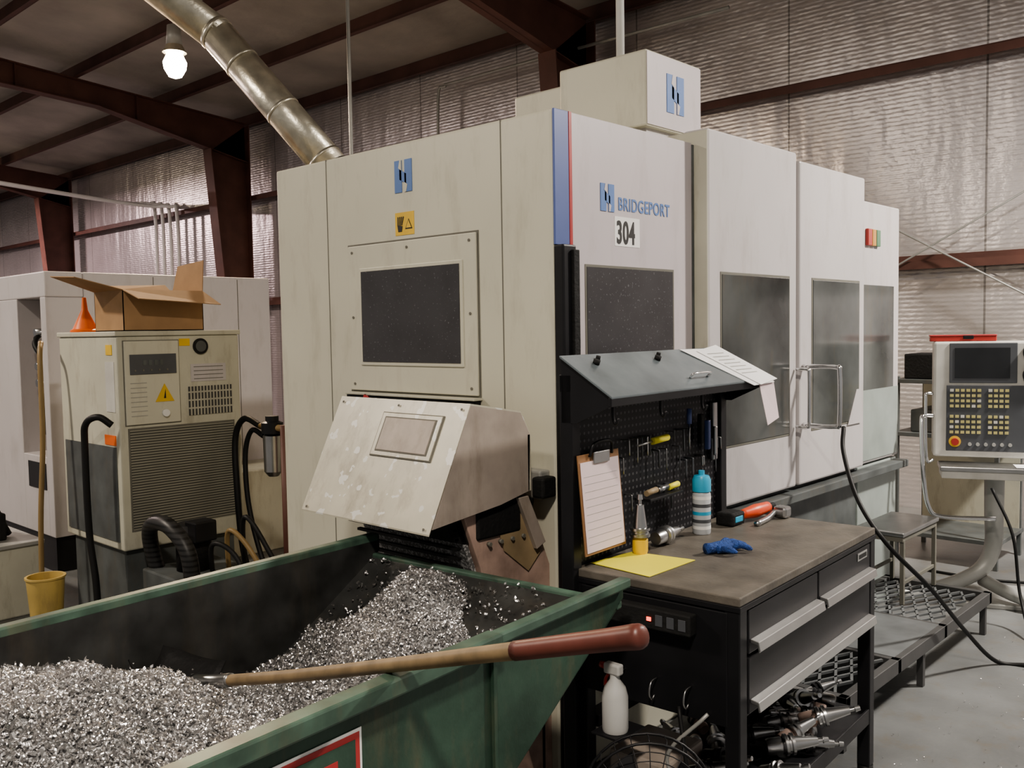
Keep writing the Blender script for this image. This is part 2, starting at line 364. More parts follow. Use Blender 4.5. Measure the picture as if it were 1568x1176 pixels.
text(g,'brand_lettering','BRIDGEPORT',(.0095,.402,2.132),(math.pi/2,0,math.pi/2),.074,'blue',.0008,.80,.001,1.1)
box(g,'number_label',(.008,.0095),(.378,.553),(1.985,2.105),'white',0)
text(g,'number_digits','304',(.0105,.388,1.998),(math.pi/2,0,math.pi/2),.128,'ink',.0008,.64,.003,1.08)
box(g,'warning_label',(-.915,-.79),(-.002,0),(2.075,2.175),'yellow',0)
prism(g,'warning_triangle',[(-.848,-.003,2.10),(-.80,-.003,2.10),(-.824,-.003,2.145)],(0,.001,0),'ink')
prism(g,'warning_triangle_in',[(-.841,-.004,2.105),(-.807,-.004,2.105),(-.824,-.004,2.138)],(0,.001,0),'yellow')
prism(g,'warning_palm',[(-.895,-.003,2.09),(-.87,-.003,2.09),(-.865,-.003,2.115),(-.90,-.003,2.12)],(0,.001,0),'ink')
for k in range(4):
    prism(g,'warning_finger_%d'%k,[(-.900+.009*k,-.003,2.118),(-.894+.009*k,-.003,2.118),(-.891+.012*k,-.003,2.155),(-.898+.012*k,-.003,2.157)],(0,.001,0),'ink')
def doorpanel(nm,x,y0,y1,z0,z1,m): return box(g,nm,(-.05,x),(y0,y1),(z0,z1),m,.012)
doorpanel('door_panel_front',.08,.985,1.865,.80,2.54,'doorw')
box(g,'door_panel_edge',(-.22,.079),(.978,.986),(.8,2.53),'cream2',.004)
box(g,'door_panel_gap',(-.0,.012),(.963,.979),(.6,2.47),'base',0)
doorpanel('door_panel_middle',.08,1.90,2.75,.80,2.505,'doorw')
box(g,'door_gap',(0,.05),(1.865,1.90),(.8,2.49),'black',0)
doorpanel('end_panel',.05,2.76,3.38,.8,2.385,'doorw')
box(g,'end_panel_lower',(-.05,.04),(2.76,3.38),(F0,.79),'guard',.01)
box(g,'end_panel_guard',(.05,.055),(2.78,3.36),(.82,1.25),'guard',0)
box(g,'end_window',(.05,.054),(2.80,3.28),(1.23,1.885),'glassB',0)
for nm,y0,y1,zb in(('front',1.10,1.77,1.09),('middle',2.05,2.66,1.09)):
    box(g,'door_window_frame_'+nm,(.078,.083),(y0-.012,y1+.012),(zb-.012,1.902),'seam',.004)
    box(g,'door_window_'+nm,(.082,.086),(y0,y1),(zb,1.89),'glassB',.002)
prism(g,'window_notch',[(.087,2.50,1.07),(.087,2.69,1.07),(.087,2.69,1.27),(.087,2.62,1.27)],(.003,0,0),'doorw')
box(g,'lower_base',(-.05,.03),(.98,2.76),(F0,.80),'base',.005)
box(g,'lower_sill',(.0,.12),(.98,3.38),(.73,.775),'base',.005)
for k,(mm,zz) in enumerate((('g_red',0),('g_yel',.065),('g_grn',.13))):
    box(g,'status_lamp_%d'%k,(.05,.07),(2.83+zz,2.89+zz),(2.12,2.22),mm,.004)
box(g,'tool_magazine_box',(-.84,-.30),(1.06,1.55),(2.62,2.985),'cream',.01)
box(g,'magazine_neck',(-.55,-.33),(1.1,1.5),(2.5,2.64),'doorw',.005)
box(g,'magazine_side_skin',(-.30,-.296),(1.065,1.545),(2.63,2.975),'pinkside',0)
logoB(-.296,1.23,2.71,.15,'magazine_logo')
box(g,'roof_box_rear',(-1.33,-.86),(1.25,1.7),(2.45,2.97),'cream',.01)
box(g,'roof_cover',(-1.3,-.3),(.95,1.06),(2.46,2.56),'cream2',.01)
tube(g,'door_grab_loop',[(.085,1.93,1.43),(.25,1.95,1.43),(.275,1.95,1.40),(.275,1.95,1.15),(.25,1.95,1.12),(.085,1.93,1.12)],.013,'chrome',n=10,sub=5)
tube(g,'door_grab_bar',[(.09,1.84,1.42),(.15,1.84,1.42),(.16,1.84,1.39),(.16,1.84,1.15),(.15,1.84,1.12),(.09,1.84,1.12)],.009,'chrome',n=8,sub=4)
box(g,'socket_box',(-.15,-.03),(-.06,0),(1.0,1.11),'conduit',.008)
box(g,'socket_plug',(-.05,.01),(-.09,-.01),(1.01,1.09),'blackm',.01)
tube(g,'socket_cable',[(-.09,-.05,1.0),(-.09,-.06,.9),(-.06,-.06,.6),(-.05,-.05,.2),(-.05,-.05,F0+.03)],.013,'rubber')

# ------------------------------------------------------------------ chip conveyor
g=Grp('chip_conveyor',(-.38,-.3,F0))
X0,X1=-.744,-.01
side=[(-.444,1.39),(-.187,1.345),(-.138,1.26),(-.145,1.05),(-.30,1.02),(-.634,.985)]
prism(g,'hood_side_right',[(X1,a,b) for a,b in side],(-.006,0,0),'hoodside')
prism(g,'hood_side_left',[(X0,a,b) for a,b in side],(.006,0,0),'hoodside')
def strip(nm,a,b,m,t=.006):
    prism(g,nm,[(X0,a[0],a[1]),(X1,a[0],a[1]),(X1,b[0],b[1]),(X0,b[0],b[1])],(0,0,t),m)
strip('hood_front',side[0],(-.650,.965),'hood'); strip('hood_top',side[0],side[1],'hood'); strip('hood_top_back',side[1],side[2],'hood')
box(g,'hood_back',(X0,X1),(-.15,-.135),(1.05,1.26),'hood',0)
def fp(u,v,o):
    a=Vector((0,-.444,1.39)); b=Vector((0,-.650,.965)); p=a.lerp(b,v); p.x=X0+(X1-X0)*u
    return p+Vector((0,-.90,.436))*o
def fq(nm,u0,u1,v0,v1,o,t,m):
    b=[fp(u0,v1,o),fp(u1,v1,o),fp(u1,v0,o),fp(u0,v0,o)]; tt=[p+Vector((0,-.90,.436))*t for p in b]
    hexa(g,nm,b,tt,m,.002)
du=.13
fq('hatch_frame',.27+du,.73+du,.10,.47,.003,.004,'seam'); fq('hatch_rim',.278+du,.722+du,.108,.462,.006,.004,'hood')
fq('hatch_recess',.305+du,.695+du,.14,.43,.008,.004,'seam'); fq('hatch_plate',.315+du,.685+du,.15,.42,.010,.004,'hoodside')
for k,(u,v) in enumerate([(.04,.04),(.96,.04),(.04,.96),(.96,.96),(.5,.04)]): fq('bolt_%d'%k,u-.006,u+.006,v-.009,v+.009,.006,.004,'seam')
cyl(g,'head_drum',(X0+.05,-.42,.99),(X1-.05,-.42,.99),.10,'rubber',n=28)
box(g,'belt_guard',(X0+.03,X1-.02),(-.40,-.17),(.9,1.08),'blackm',.01)
inc=[(-.46,1.0),(-.14,1.06),(.0,.74),(.0,F0),(-.08,F0),(-.38,.80)]
prism(g,'incline_casing',[(X0+.08,a,b) for a,b in inc],(X1-.03-X0-.08,0,0),'pinkbrown',.004)
prism(g,'incline_belt',[(X0+.12,-.468,1.0),(X0+.12,-.388,.80),(X0+.12,-.10,.0),(X0+.12,-.12,.0),(X0+.12,-.41,.80),(X0+.12,-.49,1.0)],(X1-.05-X0-.12,0,0),'chipbase')
for k in range(14): box(g,'belt_slat_%d'%k,(X0+.12,X1-.05),(-.497+.0065*k*1.0+ (0 if k<7 else .011*(k-7)),-.480+.0065*k+(0 if k<7 else .011*(k-7))),(.98-.035*k,.99-.035*k),'rubber',0)
prism(g,'casing_patch',[(X1-.028,-.30,.96),(X1-.028,-.18,.98),(X1-.028,-.06,.80),(X1-.028,-.13,.74),(X1-.028,-.26,.84)],(.004,0,0),'tan')
prism(g,'casing_bracket',[(X1-.025,-.2,1.03),(X1-.025,-.145,1.03),(X1-.025,-.05,.84),(X1-.025,-.10,.82)],(.02,0,0),'hoodside',.002)
for k in range(5): cyl(g,'casing_bolt_%d'%k,(X1-.03,-.34+.06*k,.88),(X1-.015,-.34+.06*k,.88),.008,'seam',n=8)

# ------------------------------------------------------------------ dump hopper
HA=Vector((.645,-.460)); hr=math.radians(4.7)
U=Vector((math.sin(hr),-math.cos(hr))); Wd=Vector((-math.cos(hr),-math.sin(hr))); HW=1.06; HL=1.95
def hp(s,w,z): q=HA+U*s+Wd*w; return Vector((q.x,q.y,z))
g=Grp('self_dumping_hopper',hp(HL/2,HW/2,F0))
prof=[(0,.90),(0,.84),(1.3,.06),(1.74,.06),(1.95,.90)]
for nm,w0,t in(('side_near',0,1),('side_far',HW,-1)):
    prism(g,nm+'_outer',[hp(s,w0,z) for s,z in prof],(Wd*.004*t).to_3d(),'green')
    prism(g,nm+'_inner',[hp(s,w0+.0045*t,z) for s,z in prof],(Wd*.003*t).to_3d(),'inside')
def slab(nm,a,b,m,off=0):
    prism(g,nm,[hp(a[0],.004,a[1]),hp(a[0],HW-.004,a[1]),hp(b[0],HW-.004,b[1]),hp(b[0],.004,b[1])],(0,0,.006),m)
slab('spout_slope_outer',(.02,.815),(1.3,.06),'green'); slab('spout_slope_inner',(.02,.824),(1.3,.069),'inside')
slab('bin_floor',(1.3,.06),(1.74,.06),'inside')
prism(g,'rear_wall',[hp(1.74,0,.06),hp(1.74,HW,.06),hp(1.95,HW,.9),hp(1.95,0,.9)],(U*.006).to_3d(),'green')
def rail(nm,s0,w0,s1,w1,wd,z0=.875,z1=.905,m='rim'):
    a=hp(s0,w0,0);b=hp(s1,w1,0); d=(b-a).normalized(); n=Vector((-d.y,d.x,0))*wd/2
    bot=[a-n,b-n,b+n,a+n]; hexa(g,nm,[Vector((p.x,p.y,z0)) for p in bot],[Vector((p.x,p.y,z1)) for p in bot],m,.006)
rail('rim_near',0,-.010,HL,-.010,.038); rail('rim_far',0,HW+.012,HL,HW+.012,.040); rail('rim_rear',HL,-.03,HL,HW+.03,.05)
rail('rim_spout',.02,.0,.02,HW,.03,.808,.835)
rail('rim_doubler',.62,-.012,HL,-.012,.050,.866,.908)
prism(g,'side_rib',[hp(.62,-.003,.87),hp(.632,-.003,.87),hp(.632,-.003,.42),hp(.62,-.003,.42)],(-Wd*.01).to_3d(),'green')
def stick(nm,s0,s1,z0,z1,o,m): prism(g,nm,[hp(s0,-.002-o,z1),hp(s1,-.002-o,z1),hp(s1,-.002-o,z0),hp(s0,-.002-o,z0)],(-Wd*.001).to_3d(),m)
stick('sticker_border',1.06,1.46,.56,.822,.0,'white'); stick('sticker_red',1.067,1.453,.567,.815,.0015,'red'); stick('sticker_inner',1.08,1.44,.58,.802,.003,'green')
for k in range(3): stick('sticker_letter_%d'%k,1.13+.11*k,1.19+.11*k,.66,.775,.0045,'red')
for k,w0 in enumerate((.15,HW-.15)):
    a=[hp(.65,w0-.05,F0),hp(1.85,w0-.05,F0),hp(1.85,w0+.05,F0),hp(.65,w0+.05,F0)]
    hexa(g,'fork_channel_%d'%k,a,[p+Vector((0,0,.18)) for p in a],'green',.004)

def hz(s,w):
    q=HA+U*s+Wd*w; x,y=q.x,q.y
    p1=.835-.62*max(0,math.hypot(x-.02,y+.70)-.05)
    p2=.838-.54*max(0,math.hypot((x-.0)*.85,(y+1.95)*.85)-.12)
    p3=.42
    k=.035; z=k*math.log(math.exp(p1/k)+math.exp(p2/k)+math.exp(p3/k))
    z+=.012*math.sin(x*13+y*7)+.010*math.sin(x*23-y*17+1)+.008*math.sin(y*31+x*5)
    return z
def slope(s): return .836-(s-.02)*.590
g=Grp('metal_chips',hp(1,.55,.3))
ns,nw=150,90; vs=[];ok=[]
for i in range(ns):
    for j in range(nw):
        s=.05+(HL-.12)*i/(ns-1); w_=.012+(HW-.024)*j/(nw-1); z=hz(s,w_)+rng.normal()*.004
        lim=.06+(s-1.74)/.21*.84 if s>1.74 else -1
        ok.append(z>slope(s) and z>lim); vs.append(hp(s,w_,z))
fs=[]
for i in range(ns-1):
    for j in range(nw-1):
        q=(i*nw+j,i*nw+j+1,(i+1)*nw+j+1,(i+1)*nw+j)
        if all(ok[t] for t in q): fs.append(q)
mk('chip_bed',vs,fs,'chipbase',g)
def flakes(name,pts,g,r0=.0035,r1=.0075,w0=.003,w1=.008,segs=7,amax=7.0):
    V=[];F=[];c=0
    for p in pts:
        R=rng.uniform(r0,r1); ang=rng.uniform(1.8,amax); wd=rng.uniform(w0,w1); tw=rng.uniform(.15,.55)*(1 if rng.random()>.5 else -1)
        q=rng.normal(size=4); q/=np.linalg.norm(q); a,b,cc,d=q
        rot=np.array([[1-2*(cc*cc+d*d),2*(b*cc-a*d),2*(b*d+a*cc)],[2*(b*cc+a*d),1-2*(b*b+d*d),2*(cc*d-a*b)],[2*(b*d-a*cc),2*(cc*d+a*b),1-2*(b*b+cc*cc)]])
        th=np.linspace(0,ang,segs+1); rr=R*np.linspace(.75,1.15,segs+1)
        A=np.stack([rr*np.cos(th),rr*np.sin(th),tw*R*th-wd/2],1); B=A+np.array([0,0,wd])
        V.append(np.concatenate([A,B])@rot.T+np.array(p))
        for k in range(segs): F.append((c+k,c+k+1,c+segs+2+k,c+segs+1+k))
        c+=2*(segs+1)
    return mk(name,np.concatenate(V).tolist(),F,'chip',g,smooth=True)
pts=[]
for t in range(34000):
    s=rng.uniform(.05,HL-.08); w_=rng.uniform(.02,HW-.02); z=hz(s,w_)
    if z<slope(s)+.002:
        if rng.random()>.05 or s>1.0: continue
        z=slope(s)
    pts.append(hp(s,w_,z+rng.uniform(0,.018)))
flakes('curled_chips',pts,g)
g=Grp('floor_chip_scatter',(1.2,1.0,F0))
pts=[]
for t in range(900):
    x=rng.uniform(.8,3.2); y=rng.uniform(-1.2,3.2)
    pts.append(Vector((x,y,F0+.004)))
flakes('stray_chips',pts,g,.002,.004,.002,.005,4,4.)

# ------------------------------------------------------------------ shovel
g=Grp('shovel',(.7,-1.42,.92))
tip=Vector((1.40,-1.435,1.140)); pr=Vector((.722,-1.425,.924)); en=Vector((-.03,-1.41,.695))
tube(g,'handle',[en,en.lerp(pr,.5)+Vector((0,0,-.004)),pr,pr.lerp(tip,.40),pr.lerp(tip,.70)],.016,'wood',n=14,rs=[(0,.0155),(.6,.016),(1,.018)])
tube(g,'grip',[pr.lerp(tip,.56),pr.lerp(tip,.75),pr.lerp(tip,.93),tip],.022,'grip',n=16,rs=[(0,.0190),(.5,.020),(.85,.0225),(.95,.021),(1,.012)])
fw=Vector((-.3,-.10,-.03)).normalized()
tube(g,'socket',[en+fw*.10,en+fw*.02,en.lerp(pr,.07)],.02,'steel',n=14,rs=[(0,.015),(1,.0190)])
bl=[];bf=[]
cx=en+fw*.07; sd=fw.cross(Vector((0,0,1))).normalized(); up=sd.cross(fw)
nu,nv=9,9
for i in range(nu):
    for j in range(nv):
        u=i/(nu-1); v=j/(nv-1)*2-1
        wdt=.10*(1-.15*u)*(1-max(0,u-.8)*1.2)
        bl.append(cx+fw*(u*.20)+sd*(v*wdt)+up*(-.03+.05*abs(v)**2.2+.05*u*u))
for i in range(nu-1):
    for j in range(nv-1): bf.append((i*nv+j,i*nv+j+1,(i+1)*nv+j+1,(i+1)*nv+j))
mk('blade',bl,bf,'blackm',g,smooth=True,solid=.004)

# ------------------------------------------------------------------ tool bench (rotated a little)
BR=math.radians(3.2)
g=Grp('tool_workbench',(.935,-.28,0),BR,True)
L=1.19;D=.60;TZ=.85
box(g,'top',(-D,0),(0,L),(TZ-.028,TZ),'benchtop',.004)
box(g,'top_edge',(-D+.004,.003),(-.003,L+.003),(TZ-.045,TZ-.028),'black',.002)
for nm,x in(('a',-.05),('b',-D)):
    for nn,y in(('1',.0),('2',L-.05)):
        box(g,'leg_'+nm+nn,(x,x+.05),(y,y+.05),(F0+.03,TZ-.04),'black',.004)
        cyl(g,'foot_'+nm+nn,(x+.025,y+.025,F0),(x+.025,y+.025,F0+.03),.03,'rubber')
box(g,'cabinet_body',(-D+.02,-.02),(.02,L-.02),(.46,TZ-.045),'black',.003)
box(g,'end_apron',(-D+.03,-.04),(-.002,.02),(.45,TZ-.05),'black',.003)
dr=[('upper_left',.06,.60,.665,.80),('upper_right',.61,L-.06,.665,.80),('lower',.06,L-.06,.48,.655)]
for nm,y0,y1,z0,z1 in dr:
    box(g,'drawer_'+nm,(-.025,.0),(y0,y1),(z0,z1),'black',.004)
    prism(g,'handle_'+nm,[(.0,y0+.01,z0+.045),(.028,y0+.01,z0+.04),(.034,y0+.01,z0+.012),(.026,y0+.01,z0+.008),(.022,y0+.01,z0+.03),(.0,y0+.01,z0+.033)],(0,y1-y0-.02,0),'alu',.002)
box(g,'drawer_tag',(.0,.003),(L-.20,L-.10),(.755,.785),'alu',.003); box(g,'drawer_tag_ink',(.003,.004),(L-.19,L-.11),(.762,.778),'ink',0)
box(g,'lower_shelf',(-D+.02,-.01),(.02,L-.02),(.09,.12),'black',.003)
box(g,'lower_shelf_lip',(-.012,-.002),(.03,L-.03),(.075,.135),'black',.002)
box(g,'power_strip',(-.44,-.14),(-.045,-.002),(.715,.78),'blackm',.005)
box(g,'power_led',(-.29,-.275),(-.048,-.045),(.742,.754),'led',0)
for k in range(3): box(g,'outlet_%d'%k,(-.26+.04*k,-.235+.04*k),(-.047,-.044),(.73,.765),'panelgrey',.001)
for k,y in enumerate((.0,L-.13)): box(g,'rack_post_%d'%k,(-D-.03,-D+.02),(y-.03,y+.02),(F0,1.50),'black',.004)
box(g,'pegboard',(-D-.012,-D-.004),(.0,L-.13),(.84,1.46),'pegb',0)
box(g,'rack_top_rail',(-D-.03,-D+.02),(-.03,L-.1),(1.44,1.5),'black',.003)
lx0,lx1=-D-.02,-D+.18
e0,e1=-.03,L-.10
prism(g,'lid_end_near',[(lx0,e0,1.56),(lx1,e0,1.43),(lx1,e0,1.405),(lx0+.06,e0,1.34),(lx0,e0,1.34)],(0,.006,0),'black')
prism(g,'lid_end_far',[(lx0,e1,1.56),(lx1,e1,1.43),(lx1,e1,1.405),(lx0+.06,e1,1.34),(lx0,e1,1.34)],(0,-.006,0),'black')
prism(g,'lid_panel',[(lx0,e0-.01,1.555),(lx1+.005,e0-.01,1.425),(lx1+.005,e0-.01,1.433),(lx0,e0-.01,1.563)],(0,e1-e0+.02,0),'lid',.002)
box(g,'lid_front_lip',(lx1-.008,lx1+.004),(e0-.01,e1+.01),(1.40,1.43),'black',.002)
for k,yy in enumerate((.1,.5)): 
    cyl(g,'lid_latch_%d'%k,(lx0+.05,yy,1.530),(lx0+.056,yy,1.545),.012,'blackm'); cyl(g,'lid_latch_b_%d'%k,(lx0+.03,yy+.04,1.543),(lx0+.034,yy+.04,1.556),.008,'blackm')
tube(g,'lid_pull',[(lx1-.04,.55,1.462),(lx1-.025,.55,1.478),(lx1-.025,.68,1.478),(lx1-.04,.68,1.462)],.005,'chrome',n=8,sub=3)
def hook(y,z,l,m,r=.003):
    tube(g,'hung_key',[(-D-.003,y,z),(-D+.025,y,z),(-D+.028,y,z-.01),(-D+.028,y+.002,z-l)],r,m,n=6,sub=3)
for k in range(26): hook(.27+.030*k+random.uniform(-.01,.01),1.25-random.choice([0,.06,.12,.2]),random.uniform(.03,.10),random.choice(['steel','panelgrey','panelgrey']),random.choice([.0025,.004]))
cyl(g,'yellow_screwdriver_handle',(-D+.03,.46,1.23),(-D+.03,.57,1.235),.013,'yellowpaper'); cyl(g,'screwdriver_shaft',(-D+.03,.36,1.225),(-D+.03,.47,1.23),.004,'steel')
box(g,'small_shelf',(-D,-D+.07),(.38,.62),(1.02,1.03),'black',.002)
for k in range(3): cyl(g,'shelf_tool_%d'%k,(-D+.04,.40+.08*k,1.035+.01),(-D+.04,.47+.08*k,1.05),.011,['tan','steel','yellowpaper'][k])
for k in range(3): tube(g,'lid_hook_%d'%k,[(lx1-.03,.02+.3*k,1.41),(lx1-.03,.02+.3*k,1.36),(lx1-.02,.02+.3*k,1.34),(lx1-.01,.02+.3*k,1.36)],.005,'black',n=6,sub=3)
cyl(g,'blue_screwdriver',(-D+.03,.74,1.27),(-D+.03,.74,1.33),.010,'stripeblue')
cyl(g,'blue_screwdriver_shaft',(-D+.03,.74,1.17),(-D+.03,.74,1.27),.004,'steel')
for k in range(3):
    box(g,'hung_plier_%d'%k,(-D+.01,-D+.03),(.84+.06*k,.862+.06*k),(1.18-.03*k,1.30-.03*k),['blackm','stripeblue','steel'][k],.004)
box(g,'hung_level',(-D+.0,-D+.02),(.965,1.0),(1.10,1.34),'steel',.004)
for k in range(3): tube(g,'side_hook_%d'%k,[(-.40+.12*k,-.002,.55),(-.40+.12*k,-.04,.545),(-.40+.12*k,-.05,.51),(-.40+.12*k,-.035,.49),(-.40+.12*k,-.02,.5)],.003,'steel',n=6,sub=4)
tube(g,'shelf_cable_1',[(-.2,-.01,.48),(-.15,-.05,.3),(-.2,.02,.18),(-.3,.1,.13),(-.42,.12,.13)],.007,'rubber',n=8,sub=6)
tube(g,'shelf_cable_2',[(-.1,-.01,.48),(-.22,-.05,.32),(-.12,.0,.16),(-.2,.2,.13)],.006,'conduit',n=8,sub=6)
box(g,'shelf_part_box',(-.50,-.28),(.05,.30),(.121,.24),'hoodside',.01)
box(g,'rear_cable_tray',(-D,-D+.06),(.05,L-.2),(.30,.34),'black',.002)

g=Grp('clipboard',(.935,-.28,0),BR,True)
cx0=-D+.022; CZ=.02
hexa(g,'board',[(cx0+.03,-.01,.875+CZ),(cx0+.036,-.01,.875+CZ),(cx0+.036,.235,.875+CZ),(cx0+.03,.235,.875+CZ)],[(cx0,-.01,1.21+CZ),(cx0+.006,-.01,1.21+CZ),(cx0+.006,.235,1.21+CZ),(cx0,.235,1.21+CZ)],'clip',.002)
def cb(y0,y1,z0,z1,o,m,nm,t=.002):
    z0+=CZ; z1+=CZ
    f=lambda z: cx0+.006+.03*(1.21+CZ-z)/.335+o
    hexa(g,nm,[(f(z0),y0,z0),(f(z0)+t,y0,z0),(f(z0)+t,y1,z0),(f(z0),y1,z0)],[(f(z1),y0,z1),(f(z1)+t,y0,z1),(f(z1)+t,y1,z1),(f(z1),y1,z1)],m,0)
cb(-.002,.225,.885,1.185,.001,'pinkpaper','sheet')
for k in range(10): cb(.01,.21,.91+.025*k,.9112+.025*k,.0032,'conduit','ruled_line_%d'%k,.0004)
box(g,'clip_plate',(cx0+.006,cx0+.018),(.07,.165),(1.175+CZ,1.215+CZ),'steel',.003)
tube(g,'clip_wire',[(cx0+.012,.05,1.20+CZ),(cx0+.02,.07,1.245+CZ),(cx0+.02,.165,1.245+CZ),(cx0+.012,.185,1.20+CZ)],.005,'black',n=6,sub=4)
g=Grp('paper_sheets',(.935,-.28,0),BR,True)
def lidz(x): return 1.563-(x-lx0)/(lx1-lx0)*.13
def sheet(nm,c,m,o):
    mk(nm,[(x,y,lidz(x)+o) for x,y in c],[(0,1,2,3)],m,g,solid=.002)
sheet('sheet_1',[(lx0+.01,.74),(lx0+.015,.99),(lx1+.03,1.13),(lx1+.035,.93)],'paper',.005)
sheet('sheet_2',[(lx0+.03,.84),(lx0+.0,1.06),(lx1+.02,1.18),(lx1+.04,.98)],'paper',.009)
for k in range(7):
    x=lx0+.05+.02*k; mk('print_line_%d'%k,[(x,.89+.01*k,lidz(x)+.0115),(x,1.03+.01*k,lidz(x)+.0115),(x+.004,1.03+.01*k,lidz(x+.004)+.0115),(x+.004,.89+.01*k,lidz(x+.004)+.0115)],[(0,1,2,3)],'conduit',g)
mk('pink_sheet',[(lx1+.02,1.00,1.43),(lx1+.02,1.14,1.43),(lx1+.04,1.15,1.27),(lx1+.05,1.02,1.25)],[(0,1,2,3)],'pinkpaper',g,solid=.0015)
g=Grp('yellow_paper',(.5,-.1,.85))
P=[(.345,-.235),(.365,-.02),(.60,.02),(.60,-.255)]
mk('sheet',[(x,y,.8525) for x,y in P],[(0,3,2,1)],'yellowpaper',g,solid=.002)
def holder(g,c,axis,s=1.,mt='steel',bot='steel',top='steel',pre=''):
    lathe(g,pre+'collet_nut',c,[(.0,0),(.022*s,0),(.025*s,.01*s),(.025*s,.045*s),(.020*s,.05*s)],bot,n=18,axis=axis)
    lathe(g,pre+'flange',c,[(.020*s,.05*s),(.032*s,.055*s),(.032*s,.063*s),(.027*s,.066*s),(.027*s,.072*s),(.032*s,.075*s),(.032*s,.083*s),(.022*s,.084*s)],mt,n=22,axis=axis)
    lathe(g,pre+'taper',c,[(.0225*s,.084*s),(.0125*s,.155*s),(.006*s,.157*s),(.006*s,.170*s),(.010*s,.172*s),(.008*s,.188*s),(.0,.189*s)],top,n=20,axis=axis)
g=Grp('tool_holder',(.40,.0,.85)); holder(g,(.400,-.02,.853),(0,0,1),1.12,'steel','yellow','steel')
g=Grp('tool_holder',(.42,.17,.88)); holder(g,(.39,.09,.884),(-.05,1,.02),1.05)
g=Grp('aerosol_can',(.39,.41,.85)); c=(.395,.40,.851)
lathe(g,'can',c,[(0,0),(.033,0),(.035,.006),(.035,.155),(.031,.163)],'can')
lathe(g,'cap',c,[(.032,.163),(.036,.165),(.036,.21),(.029,.225),(.016,.228),(0,.229)],'cyan')
lathe(g,'nozzle',c,[(.012,.228),(.012,.245),(0,.246)],'cyan',n=12)
for k,zz in enumerate((.02,.135)): lathe(g,'label_band_%d'%k,c,[(.0354,zz),(.0354,zz+.012)],'white')
for k in range(3): lathe(g,'label_ring_%d'%k,c,[(.0354,.045+.03*k),(.0354,.058+.03*k)],'panelgrey' if k!=1 else 'cyan')
g=Grp('work_glove',(.62,.2,.85))
gc=Vector((.60,.19,.866))
lathe(g,'palm',(.60,.19,.870),[(0,-.045),(.016,-.042),(.019,-.01),(.018,.03),(.012,.045),(0,.047)],'bluec',n=14,axis=(.35,.93,0))
lathe(g,'palm_side',(.625,.18,.868),[(0,-.04),(.014,-.036),(.017,.0),(.014,.035),(0,.042)],'bluec',n=14,axis=(.35,.93,0))
for k,(ox,oy,a) in enumerate(((-.015,.03,95),(.0,.03,75),(.018,.025,58),(.035,.01,35))):
    dx,dy=math.cos(math.radians(a)),math.sin(math.radians(a)); s=gc+Vector((ox,oy,0))
    tube(g,'finger_%d'%k,[s,s+Vector((dx*.03,dy*.03,.010)),s+Vector((dx*.055,dy*.055,.004)),s+Vector((dx*.075,dy*.07,-.004))],.010,'bluec',n=10,sub=4,rs=[(0,.012),(.8,.010),(1,.004)])
tube(g,'thumb',[(.62,.16,.868),(.655,.15,.872),(.68,.165,.863)],.012,'bluec',n=10,sub=4,rs=[(0,.013),(.8,.010),(1,.004)])
tube(g,'cuff',[(.60,.155,.870),(.585,.115,.872)],.022,'bluec',n=14,sub=3,rs=[(0,.018),(1,.019)])
g=Grp('cordless_drill',(.42,.78,.85))
box(g,'battery',(.36,.44),(.56,.66),(.852,.905),'blackm',.01)
box(g,'battery_trim',(.39,.442),(.58,.64),(.865,.89),'cyan',.004)
tube(g,'body',[(.42,.66,.885),(.44,.74,.89),(.45,.83,.895)],.026,'orangered',n=14,sub=4,rs=[(0,.018),(.5,.028),(1,.022)])
tube(g,'nose',[(.45,.83,.895),(.455,.87,.895)],.014,'blackm',n=12,sub=2)
tube(g,'wrench',[(.50,.64,.860),(.49,.76,.865),(.47,.88,.885)],.012,'steel',n=8,sub=4)
box(g,'adapter_body',(.47,.53),(.83,.89),(.852,.90),'steel',.012)
g=Grp('tool_holder_collection',(.935,-.28,0),BR,True)
k=0
for yy in np.linspace(.10,1.08,12):
    for xx in (-.10,-.24,-.38):
        if xx<-.3 and yy<.35: continue
        k+=1; a=random.uniform(-.8,.8); s=random.uniform(.85,1.25)
        holder(g,(xx+random.uniform(-.03,.0),yy,.122+.033*s+random.choice([0,0,.04])),(math.cos(a)*random.choice([.6,1,-1]),math.sin(a)*1.5,random.uniform(0,.35)),s,random.choice(['steel','black']),random.choice(['steel','black','steel','pinkbrown']),'steel','h%d_'%k)
g=Grp('spray_bottle',(.58,-.36,.38)); c=(.555,-.385,.380)
lathe(g,'bottle',c,[(0,0),(.04,0),(.042,.01),(.042,.11),(.034,.14),(.016,.165),(.015,.18)],'bottlew')
box(g,'trigger_head',(.52,.58),(-.40,-.37),(.56,.595),'bottlew',.006); cyl(g,'nozzle',(.52,-.385,.58),(.50,-.385,.58),.011,'g_red',n=12)
tube(g,'trigger',[(.535,-.385,.56),(.52,-.385,.54),(.517,-.385,.515)],.006,'g_red',n=8,sub=4)
box(g,'wire_shelf',(.50,.61),(-.44,-.298),(.372,.379),'black',.002)
g=Grp('floor_fan',(.93,-.72,F0)); fc=Vector((.93,-.74,.39)); fn=Vector((.62,-.78,.12)).normalized(); fu,fw2=basis(fn)
def ring(nm,c,r,t,m): tube(g,nm,[c+fu*math.cos(a)*r+fw2*math.sin(a)*r for a in np.linspace(0,2*math.pi,33)],t,m,n=6,sub=1)
ring('outer_ring',fc,.175,.004,'black'); ring('outer_ring_back',fc-fn*.08,.175,.004,'black')
for k in range(7): ring('guard_ring_%d'%k,fc+fn*(.035-.0007*k*k),.03+.021*k,.0014,'black')
